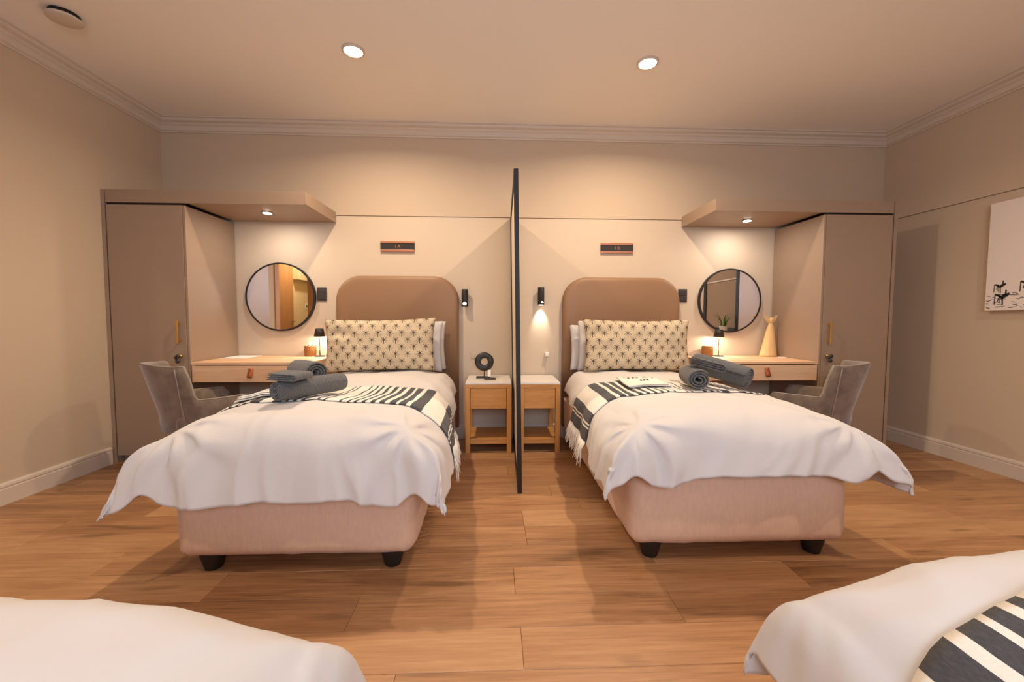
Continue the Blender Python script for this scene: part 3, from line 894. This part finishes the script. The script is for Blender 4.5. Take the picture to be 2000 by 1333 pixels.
# ------------------------------------------------------------------ beds and bedding
class Bed:
    def __init__(s, cx, fy, rot, W, L, ztop, ovs, ovf, side, seed, front_noise=1.0, puff=.03, flare=.045, R=.155):
        s.cx, s.fy, s.rot, s.W, s.L, s.z, s.ovs, s.ovf, s.side, s.seed = cx, fy, rot, W, L, ztop, ovs, ovf, side, seed
        s.loc = (cx, fy, 0); s.fn = front_noise; s.puff = puff; s.flare = flare; s.R = R
    R0, R, AM = .09, .155, math.radians(80)
    def arc(s, d):
        if d <= 0: return 0.0, 0.0
        a = d / s.R
        if a < s.AM: return s.R * math.sin(a), s.R * (1 - math.cos(a))
        e = d - s.R * s.AM
        return s.R * math.sin(s.AM) + math.cos(s.AM) * e, s.R * (1 - math.cos(s.AM)) + math.sin(s.AM) * e
    def S(s, u, v, wr=1.0):
        hw = s.W / 2 - s.R0
        dx = max(0, abs(u) - hw); sg = 1 if u > 0 else -1
        dy = max(0, s.R0 - v)
        ox, dz1 = s.arc(dx); oy, dz2 = s.arc(dy)
        drop = (dz1 ** 4 + dz2 ** 4) ** .25
        # soft corner
        c = min(dz1, dz2)
        ox += c * .04; oy += c * .10; drop -= c * .10
        ox += s.flare * sstep(.75, .05, v) * sstep(.0, .16, dz1)
        ox *= 1 - (.35 if s.rot == 0 else .12) * sstep(1.1, 1.5, v)
        x = sg * (min(abs(u), hw) + ox); y = max(v, s.R0) - oy
        sd = s.seed * 7.3
        # folds in the hanging parts
        A = sstep(.0, .20, dz2) * s.fn
        q = u * 4.6 + .7 * nz(u * 2.1, dz2 * 3.0, sd) + .5 * dz2
        f1 = max(-.3, .5 - 2.0 * abs(nz(q, sd, 1.3 + dz2 * .8))); f2 = .5 - 2.0 * abs(nz(q * 2.3 + 4, sd + 5, dz2 * 1.6))
        y -= A * (.030 * f1 + .013 * f2) + A * .010
        B = sstep(.0, .20, dz1) * s.fn
        q = v * 3.8 + .6 * nz(v * 2.0, dz1 * 3.0, sd + 2)
        g1 = max(-.3, .5 - 2.0 * abs(nz(q, sd + 9, 2.2 + dz1))); g2 = .5 - 2.0 * abs(nz(q * 2.4, sd + 3, 6.1))
        x += sg * (B * (.022 * g1 + .010 * g2) + B * .008)
        # gathers radiating from the foot corners
        cu, cv = abs(u) - (s.W / 2 - .02), v - .02
        rad = math.hypot(cu, cv); ang = math.atan2(cv, cu)
        G = math.exp(-(rad / .26) ** 2) * sstep(.02, .12, rad) * s.fn
        gat = math.sin(ang * 9 + sd + 1.5 * nz(u * 6, v * 6, sd))
        x += sg * G * .010 * gat; y -= G * .012 * gat
        crown = s.puff * (1 - min(1, (2 * u / s.W) ** 2)) + .024 * math.exp(-((v - .28) / .22) ** 2) * (1 - min(1, abs(2 * u / s.W)) ** 4)
        z = s.z + crown - drop
        wrk = .010 * nz(u * 3.1, v * 2.4, sd) + .006 * nz(u * 7.5 + 2 * nz(u * 2, v * 2, sd), v * 6.0, sd + 2)
        ridge = abs(nz(u * 2.6 + .8 * v, v * 1.3 - u * .5, sd + 11)); wrk += .007 * (1 - min(1, ridge * 6))
        ridge = abs(nz(u * 5.2 - 1.1 * v, v * 2.3 + u * .7, sd + 15)); wrk += .004 * (1 - min(1, ridge * 5))
        z += wr * wrk * (1 - .6 * sstep(.05, .2, drop))
        hem = sstep(.2, .34, drop)
        z += hem * (.024 * nz(u * 3.3, v * 3.3, sd + 21)) * s.fn
        return Vector((x, y, z))
    def N(s, u, v):
        e = .012
        a = s.S(u + e, v, 0) - s.S(u - e, v, 0); b = s.S(u, v + e, 0) - s.S(u, v - e, 0)
        n = a.cross(b)
        return n.normalized() if n.length > 1e-9 else Vector((0, 0, 1))

def make_bed(b, tags):
    t = thing('bed', tags['bed'], 'bed', b.loc, b.rot, 'single beds')
    hw = b.W / 2
    # upholstered base: box with rounded corners and gathered lower edge
    n, rows = 120, 14
    vs, fs = [], []
    r = .055
    def outline(k):
        per = [(-hw + r, 0, hw - r, 0), ]
        w, l = b.W - 2 * r, b.L - 2 * r
        tot = 2 * (w + l) + 2 * PI * r
        d = tot * k / n
        segs = [('l', -hw + r, 0, 1, 0, w), ('c', hw - r, r, -90), ('l', hw, r, 0, 1, l), ('c', hw - r, b.L - r, 0), ('l', hw - r, b.L, -1, 0, w), ('c', -hw + r, b.L - r, 90), ('l', -hw, b.L - r, 0, -1, l), ('c', -hw + r, r, 180)]
        for sg in segs:
            if sg[0] == 'l':
                if d <= sg[5]: 
                    return (sg[1] + sg[3] * d, sg[2] + sg[4] * d, sg[4], -sg[3])
                d -= sg[5]
            else:
                L_ = PI * r / 2
                if d <= L_:
                    a = math.radians(sg[3] + 90 * d / L_); return (sg[1] + r * math.cos(a), sg[2] + r * math.sin(a), math.cos(a), math.sin(a))
                d -= L_
        return (-hw + r, 0, 0, -1)
    zb0, zb1 = .088, .40
    for j in range(rows + 1):
        q = j / rows
        z = zb0 + (zb1 - zb0) * q
        for k in range(n):
            x, y, nx, ny = outline(k)
            dist = k * 6.0 / n
            o_ = .006 * nz(dist * 5, z * 4, b.seed) + .004 * nz(dist * 22, z * 6, b.seed + 4) * (1 - q) ** 2
            o_ -= .02 * max(0, 1 - q * rows / 1.6) ** 2
            vs.append((x + nx * o_, y + ny * o_, z + .004 * nz(dist * 8, b.seed, 3) * (1 - q)))
    for j in range(rows):
        for k in range(n): fs.append((j * n + k, j * n + (k + 1) % n, (j + 1) * n + (k + 1) % n, (j + 1) * n + k))
    fs += [tuple(range(n - 1, -1, -1)), tuple(range(rows * n, (rows + 1) * n))]
    obj('upholstered_base', vs, fs, M['base'], t, True, True)
    bm = bmesh.new(); bm_box(bm, -hw + .02, hw - .02, .02, b.L, .402, b.z - .075, .05, 4)
    v, f = bm_data(bm); obj('mattress', v, f, M['pillow'], t, True, True)
    for sx in (-1, 1):
        for yy in (.085, b.L / 2, b.L - .1):
            v, f = lathe([(.034, 0), (.036, .004), (.054, .075), (.056, .1), (.02, .1)], 24, (sx * (hw - .11), yy, 0)); obj('bed_foot', v, f, M['black_metal'], t, True, True)
    # duvet
    nu, nv = 170, 190
    vs, fs = [], []
    for i in range(nv + 1):
        tt = i / nv
        v = (b.L - .22) + (-b.ovf - (b.L - .22)) * tt
        vfull = v
        ov = b.ovs[0] + (b.ovs[1] - b.ovs[0]) * sstep(b.L * .7, .1, v) if v > .1 else b.ovs[1]
        for k in range(nu + 1):
            ss = -1 + 2 * k / nu
            vv = v
            if v < .1:      # uneven hem: the edge rides up beside the corner tips
                ln = (.1 - v) / (.1 + b.ovf)
                vv = v + ln * (.06 * math.exp(-((abs(ss) - .665) / .07) ** 2) + .03 * nz(ss * 3.1, b.seed * 3.7, .2))
            vs.append(tuple(b.S(ss * (b.W / 2 + ov), vv)))
    for i in range(nv):
        for k in range(nu):
            a = i * (nu + 1) + k
            fs.append((a, a + nu + 1, a + nu + 2, a + 1))
    d = obj('duvet', vs, fs, M['sheet'], None, True, loc=b.loc, rotz=b.rot)
    sm = d.modifiers.new('thick', 'SOLIDIFY'); sm.thickness = .012; sm.offset = -1
    tag(d, tags['duvet'], 'duvet', 'white duvets')
    return t

STRIPES = [(-.26, -.185), (-.175, -.165), (-.155, -.10), (0, .05), (.07, .105), (.12, .152), (.175, .200), (.22, .241), (.265, .282), (.305, .32), (.34, .352), (.38, .39),
           (.455, .465), (.483, .493), (.55, .57), (.59, .61), (.63, .642), (.66, .705), (.76, .80), (.82, .84), (.86, .875), (.90, .91), (.98, .99), (1.008, 1.018), (1.09, 1.10), (1.13, 1.145), (1.17, 1.19), (1.215, 1.24)]
def make_throw(b, v0, v1, c_at_edge, c_end, label, skew=0.0):
    """stripes run along the bed; c = 0 sits c_at_edge metres in from the corridor edge of the mattress"""
    sd = b.side
    cs = set([-.26, c_end])
    for a, e in STRIPES:
        if e <= c_end: cs |= {a, e}
    c = -.26
    while c < c_end: cs.add(round(c, 4)); c += .022
    cs = sorted(cs)
    cs2 = [cs[0]]
    strip = {x for p in STRIPES for x in p}
    for x in cs[1:]:
        if x - cs2[-1] < .004:
            if x in strip and cs2[-1] not in strip: cs2[-1] = x
            elif x in strip: cs2.append(x)
            continue
        cs2.append(x)
    cs = cs2
    nb = 28
    vs, fs, fm = [], [], []
    def point(c, q, lift=.009):
        lift -= .0035 * max(0, 1 - min(q, 1 - q) / .05)
        u = sd * (b.W / 2 - c_at_edge - c)
        w = .012 * nz(c * 3, q * 2, b.seed + 31)
        v = v0 + (v1 - v0) * q + w + skew * c
        p = b.S(u, v, 1.0) + b.N(u, v) * (lift + .0012 * nz(c * 7, q * 5, b.seed + 41))
        return p
    for c in cs:
        for j in range(nb + 1): vs.append(tuple(point(c, j / nb)))
    for i in range(len(cs) - 1):
        mid = (cs[i] + cs[i + 1]) / 2
        dark = any(a < mid < e for a, e in STRIPES)
        for j in range(nb):
            a = i * (nb + 1) + j
            fs.append((a, a + 1, a + nb + 2, a + nb + 1)); fm.append(1 if dark else 0)
    t = thing('striped_throw', label, 'throw', b.loc, b.rot, 'striped throws on the beds')
    o = obj('woven_blanket', vs, fs, None, t, True, True, mats=[M['throw_cream'], M['throw_dark']], fmat=fm)
    sm = o.modifiers.new('thick', 'SOLIDIFY'); sm.thickness = .004; sm.offset = 0
    rr = random.Random(b.seed)
    V, F = [], []
    for j in range(64):
        q = (j + .5) / 64
        p0 = point(-.255, q, .009)
        path = [tuple(p0)]
        p1 = point(-.30, q + rr.uniform(-.01, .01), .012 + .012 * rr.random())
        p2 = point(-.34 - .02 * rr.random(), q + rr.uniform(-.02, .02), .010 + .016 * rr.random())
        p3 = point(-.37 - .04 * rr.random(), q + rr.uniform(-.03, .03), .008 + .018 * rr.random())
        v, f = tube_data([p0, p1, p2, p3], .0042, 5, True, lambda z: 1 - .55 * z)
        V, F = merge((V, F), (v, f))
    fr = obj('tassel_fringe', V, F, M['throw_cream'], t, True, True); fr['kind'] = 'stuff'
    return t

bedL = Bed(-.918, -2.02, 0, 1.0, 1.91, .638, (.15, .29), .305, 1, 1)
bedR = Bed(1.040, -1.99, 0, 1.0, 1.885, .638, (.15, .28), .245, -1, 2)
bedFL = Bed(-.90, -3.025, PI, 1.0, 2.0, .545, (.14, .22), .26, -1, 3, .12, .09, 0.01, .14)
bedFR = Bed(1.045, -2.975, PI, 1.0, 2.0, .565, (.14, .18), .24, 1, 4, .18, .09, 0.0, .13)
make_bed(bedL, {'bed': 'single bed with blush fabric base under the 1A sign', 'duvet': 'white duvet hanging over the foot of the left bed'})
make_bed(bedR, {'bed': 'single bed with blush fabric base under the 1B sign', 'duvet': 'white duvet hanging over the foot of the right bed'})
make_bed(bedFL, {'bed': 'bed in the bottom left corner, mostly hidden under its duvet', 'duvet': 'plain white duvet in the bottom left corner of the picture'})
make_bed(bedFR, {'bed': 'bed in the bottom right corner, mostly hidden under its duvet', 'duvet': 'white duvet under the throw in the bottom right corner'})
make_throw(bedL, .29, .84, .02, 1.10, 'cream and charcoal striped throw with fringe across the left bed', -.02)
make_throw(bedR, .50, 1.02, .02, 1.24, 'cream and charcoal striped throw with fringe across the right bed', .02)
make_throw(bedFR, .20, .75, .025, 1.0, 'striped throw on the bed in the bottom right corner', -.20)

# pillows
def pillow_data(W, Hh, T, seed, n=44, crumple=0.0, flange=0.0):
    vs, fs, uv = [], [], []
    for side in (1, -1):
        for i in range(n + 1):
            b = -1 + 2 * i / n
            for k in range(n + 1):
                a = -1 + 2 * k / n
                x = a * W / 2 * (1 - .05 * math.cos(b * PI / 2)); z = b * Hh / 2 * (1 - .07 * math.cos(a * PI / 2))
                e = max(0, (1 - abs(a) ** 3.2)) * max(0, (1 - abs(b) ** 3.2))
                th = T / 2 * e ** .55
                th += crumple * .012 * nz(x * 9, z * 9, seed) * e ** .3 + crumple * .010 * nz(x * 22, z * 16, seed + 3) * e ** .3
                cr = crumple * .03 * math.exp(-((a + .75) ** 2 / .05 + (b - .45) ** 2 / .03)) * e ** .3
                th -= cr
                if i in (0, n) or k in (0, n): th = 0
                vs.append((x, -side * th, z)); uv.append((x, z))
    m = n + 1
    for s_ in (0, 1):
        o = s_ * m * m
        for i in range(n):
            for k in range(n):
                a = o + i * m + k
                fs.append((a, a + 1, a + m + 1, a + m) if s_ == 0 else (a, a + m, a + m + 1, a + 1))
    return vs, fs, uv

def place_pillow(name, W, Hh, T, loc, lean, yaw, m, seed, label, cat, group, crumple=1.0, roll=0.0, piping=False):
    vs, fs, uv = pillow_data(W, Hh, T, seed, 44, crumple)
    R = Matrix.Rotation(yaw, 4, 'Z') @ Matrix.Rotation(-lean, 4, 'X') @ Matrix.Rotation(roll, 4, 'Y')
    # weld the two halves along the seam
    bm = bmesh.new()
    lay = bm.loops.layers.uv.new('UVMap')
    bv = [bm.verts.new(R @ (Vector(v) + Vector((0, 0, Hh / 2)))) for v in vs]
    for f in fs:
        fc = bm.faces.new([bv[i] for i in f]); fc.smooth = True
        for l, i in zip(fc.loops, f): l[lay].uv = uv[i]
    bmesh.ops.remove_doubles(bm, verts=bm.verts, dist=1e-5)
    bmesh.ops.recalc_face_normals(bm, faces=bm.faces)
    me = bpy.data.meshes.new(name); bm.to_mesh(me); bm.free()
    me.materials.append(m)
    o = bpy.data.objects.new(name, me); C.objects.link(o); o.location = loc
    return tag(o, label, cat, group)

place_pillow('palm_cushion', .90, .43, .13, (-1.00, -.405, .668), math.radians(8), math.radians(-1), M['palm'], 5, 'beige palm-tree print cushion on the left bed', 'cushion', 'palm print cushions', 1, math.radians(-1.2))
place_pillow('palm_cushion', .90, .43, .13, (1.105, -.41, .668), math.radians(8), math.radians(.5), M['palm'], 6, 'beige palm-tree print cushion on the right bed', 'cushion', 'palm print cushions', .8, math.radians(.2))
place_pillow('white_pillow', .74, .43, .09, (-.885, -.275, .650), math.radians(5), 0, M['pillow'], 7, 'white pillow standing right behind the palm cushion on the left bed', 'pillow', 'white pillows', .6, .01)
place_pillow('white_pillow', .74, .42, .085, (-.865, -.172, .650), math.radians(4), 0, M['pillow'], 8, 'white pillow against the left headboard, rearmost of that bed', 'pillow', 'white pillows', .6, -.01)
place_pillow('white_pillow', .74, .43, .09, (1.00, -.275, .650), math.radians(5), 0, M['pillow'], 9, 'white pillow standing right behind the palm cushion on the right bed', 'pillow', 'white pillows', .6, .01)
place_pillow('white_pillow', .74, .40, .085, (.955, -.172, .650), math.radians(4), 0, M['pillow'], 10, 'white pillow against the right headboard, rearmost of that bed', 'pillow', 'white pillows', .6, -.01)

# towels: a sheet rolled up, its spiral showing at the ends
def towel_roll(name, center, az, length, R, turns, label, seed, phase=0.0, squash=.92, th=.011, tilt=0.0):
    vs, fs = [], []
    n = int(turns * 22)
    m = 14
    c, s = math.cos(az), math.sin(az)
    r_in = .012
    for i in range(n + 1):
        q = i / n
        a = phase + turns * 2 * PI * q
        r = r_in + (R - th * .5 - r_in) * q ** .9 + .0028 * nz(a * .9, seed, 0)
        for j in range(m + 1):
            w = -1 + 2 * j / m
            rr = r * (1 - .07 * abs(w) ** 8) + .0035 * nz(a * 1.3, w * 2.5, seed + 5) * q
            l = w * length / 2 * (1 - .03 * q) + .004 * nz(a * .8, seed, 9)
            px, pz = rr * math.cos(a), rr * math.sin(a) * squash
            hl = l * math.cos(tilt) - pz * math.sin(tilt)
            vs.append((px * -s + hl * c, px * c + hl * s, R * squash + pz * math.cos(tilt) + l * math.sin(tilt)))
    for i in range(n):
        for j in range(m):
            a = i * (m + 1) + j
            fs.append((a, a + 1, a + m + 2, a + m + 1))
    o = obj(name, vs, fs, M['towel'], None, True, loc=center)
    sm = o.modifiers.new('thick', 'SOLIDIFY'); sm.thickness = th; sm.offset = 0
    bv = o.modifiers.new('soft', 'SUBSURF'); bv.levels = 1; bv.render_levels = 1
    return tag(o, label, 'towel', 'grey towels on the beds')
def folded_cloth(name, center, az, w, d, hgt, label, tilt=0.0, curl=0.0):
    """face cloth folded in half twice: stacked U folds seen from the edge"""
    path = []
    g = hgt / 4
    path = [(-w / 2, 0)] + [(w / 2 - g * 1.5 + g * 1.5 * math.sin(a), g * 1.5 - g * 1.5 * math.cos(a)) for a in [PI * k / 8 for k in range(9)]] + [(-w / 2 + g, g * 3)] 
    inner = [(-w / 2 + .004, g), ] + [(w / 2 - g * 1.5 + g * .5 * math.sin(a), g * 1.5 - g * .5 * math.cos(a)) for a in [PI * k / 6 for k in range(7)]] + [(-w / 2 + .01, g * 2)]
    V, F = [], []
    for pth in (path, inner):
        m = 8
        base = len(V)
        for (a, b) in pth:
            for j in range(m + 1):
                y = -d / 2 + d * j / m
                zz = b + curl * (a * a) - .004 * nz(a * 20, y * 20, 1) - .02 * curl * y * y
                V.append((a, y, zz + a * tilt))
        for i in range(len(pth) - 1):
            for j in range(m):
                q = base + i * (m + 1) + j
                F.append((q, q + 1, q + m + 2, q + m + 1))
    c, s = math.cos(az), math.sin(az)
    V = [(a * c - b * s, a * s + b * c, z) for a, b, z in V]
    o = obj(name, V, F, M['towel'], None, True, loc=center)
    sm = o.modifiers.new('thick', 'SOLIDIFY'); sm.thickness = .009; sm.offset = 0
    bv = o.modifiers.new('soft', 'SUBSURF'); bv.levels = 1; bv.render_levels = 1
    return tag(o, label, 'towel', 'grey face cloths on the beds')
def bed_z(b, X, Y):
    """height of the bedding under a world point"""
    u, v = X - b.cx, Y - b.fy
    return b.S(u, v, 1).z + .014
def on_bed(b, X, Y, dz=0.0): return (X, Y, bed_z(b, X, Y) + dz)
towel_roll('rolled_towel', on_bed(bedL, -1.00, -1.64), math.radians(58), .38, .060, 3.0, 'long grey rolled towel lying in front on the left bed', 3, .6)
towel_roll('rolled_towel', on_bed(bedL, -1.25, -1.14, .022), math.radians(140), .26, .080, 3.4, 'fat grey rolled towel lying behind the long roll on the left bed', 4, 2.0)
folded_cloth('face_cloth', (-1.055, -1.755, bed_z(bedL, -1.05, -1.70) + .106), math.radians(-6), .155, .15, .036, 'grey face cloth folded on top of the rolls on the left bed', -.05)
towel_roll('rolled_towel', on_bed(bedR, 1.115, -1.35), math.radians(77), .26, .072, 3.2, 'short grey rolled towel with its spiral end facing out on the right bed', 6, 1.2, .88)
towel_roll('rolled_towel', on_bed(bedR, 1.365, -1.19, .030), math.radians(-52), .36, .080, 3.4, 'long grey rolled towel lying at a slant on the right bed', 7, .3, .92, .011, math.radians(-12))
folded_cloth('face_cloth', (1.165, -1.385, bed_z(bedR, 1.16, -1.37) + .128), math.radians(-8), .17, .16, .05, 'grey face cloth folded over the towel rolls on the right bed', -.26)

# folded printed cloths
def printed_cloth(b, X, Y, az, w, d, layers, label, seed):
    t = thing('folded_cloth', label, 'cloth', on_bed(b, X, Y, .002), az, 'folded printed cloths on the beds')
    rr = random.Random(seed)
    R = Matrix.Rotation(az, 3, 'Z')
    for q in range(layers):
        n, m = 18, 12
        vs, fs = [], []
        ww, dd = w * (1 - .03 * q), d * (1 - .05 * q)
        ox, oy = rr.uniform(-.01, .01), rr.uniform(-.008, .008)
        for i in range(n + 1):
            for j in range(m + 1):
                x, y = -ww / 2 + ww * i / n + ox, -dd / 2 + dd * j / m + oy
                wp = R @ Vector((x, y, 0))
                zb = bed_z(b, X + wp.x, Y + wp.y) - bed_z(b, X, Y)
                vs.append((x, y, zb + .004 + q * .009 + .003 * nz(x * 12, y * 12, seed + q)))
        for i in range(n):
            for j in range(m):
                a = i * (m + 1) + j
                fs.append((a, a + m + 1, a + m + 2, a + 1))
        top = [Vector(v) for v in vs]
        o = obj('cloth_layer', vs, fs, M['white_cloth'], t, True, True)
        sm = o.modifiers.new('thick', 'SOLIDIFY'); sm.thickness = .006; sm.offset = 1
    V, F = [], []
    def zat(x, y):
        wp = R @ Vector((x, y, 0))
        return bed_z(b, X + wp.x, Y + wp.y) - bed_z(b, X, Y) + .004 + (layers - 1) * .009 + .0105 + .003 * nz(x * 12, y * 12, seed + layers - 1)
    for i in range(9):
        cx_, cy_ = -w * .42 + w * .84 * (i + .5) / 9, d * .28 + rr.uniform(-.01, .01)
        for k in range(3):
            x0, y0 = cx_ + rr.uniform(-.012, .012), cy_ + rr.uniform(-.02, .02); L, a = .012 + .012 * rr.random(), rr.random() * PI
            dx, dy = math.cos(a) * L, math.sin(a) * L; px, py = -math.sin(a) * .0028, math.cos(a) * .0028
            o_ = len(V)
            for (qx, qy) in ((x0 - px, y0 - py), (x0 + px, y0 + py), (x0 + dx + px, y0 + dy + py), (x0 + dx - px, y0 + dy - py)): V.append((qx, qy, zat(qx, qy)))
            F.append((o_, o_ + 3, o_ + 2, o_ + 1))
    for i in range(3):
        x0 = -.02 + .02 * i; o_ = len(V)
        for (qx, qy) in ((x0, -.02), (x0 + .014, -.025), (x0 + .014, .005), (x0, .0)): V.append((qx, qy, zat(qx, qy)))
        F.append((o_, o_ + 1, o_ + 2, o_ + 3))
    obj('dark_print', V, F, M['ink'], t, False, True)
printed_cloth(bedL, -1.275, -1.52, math.radians(35), .30, .22, 3, 'cream folded cloth with dark print beside the towels on the left bed', 1)
printed_cloth(bedR, .87, -1.17, math.radians(-3), .25, .32, 2, 'cream folded cloth with dark print on the striped throw of the right bed', 2)
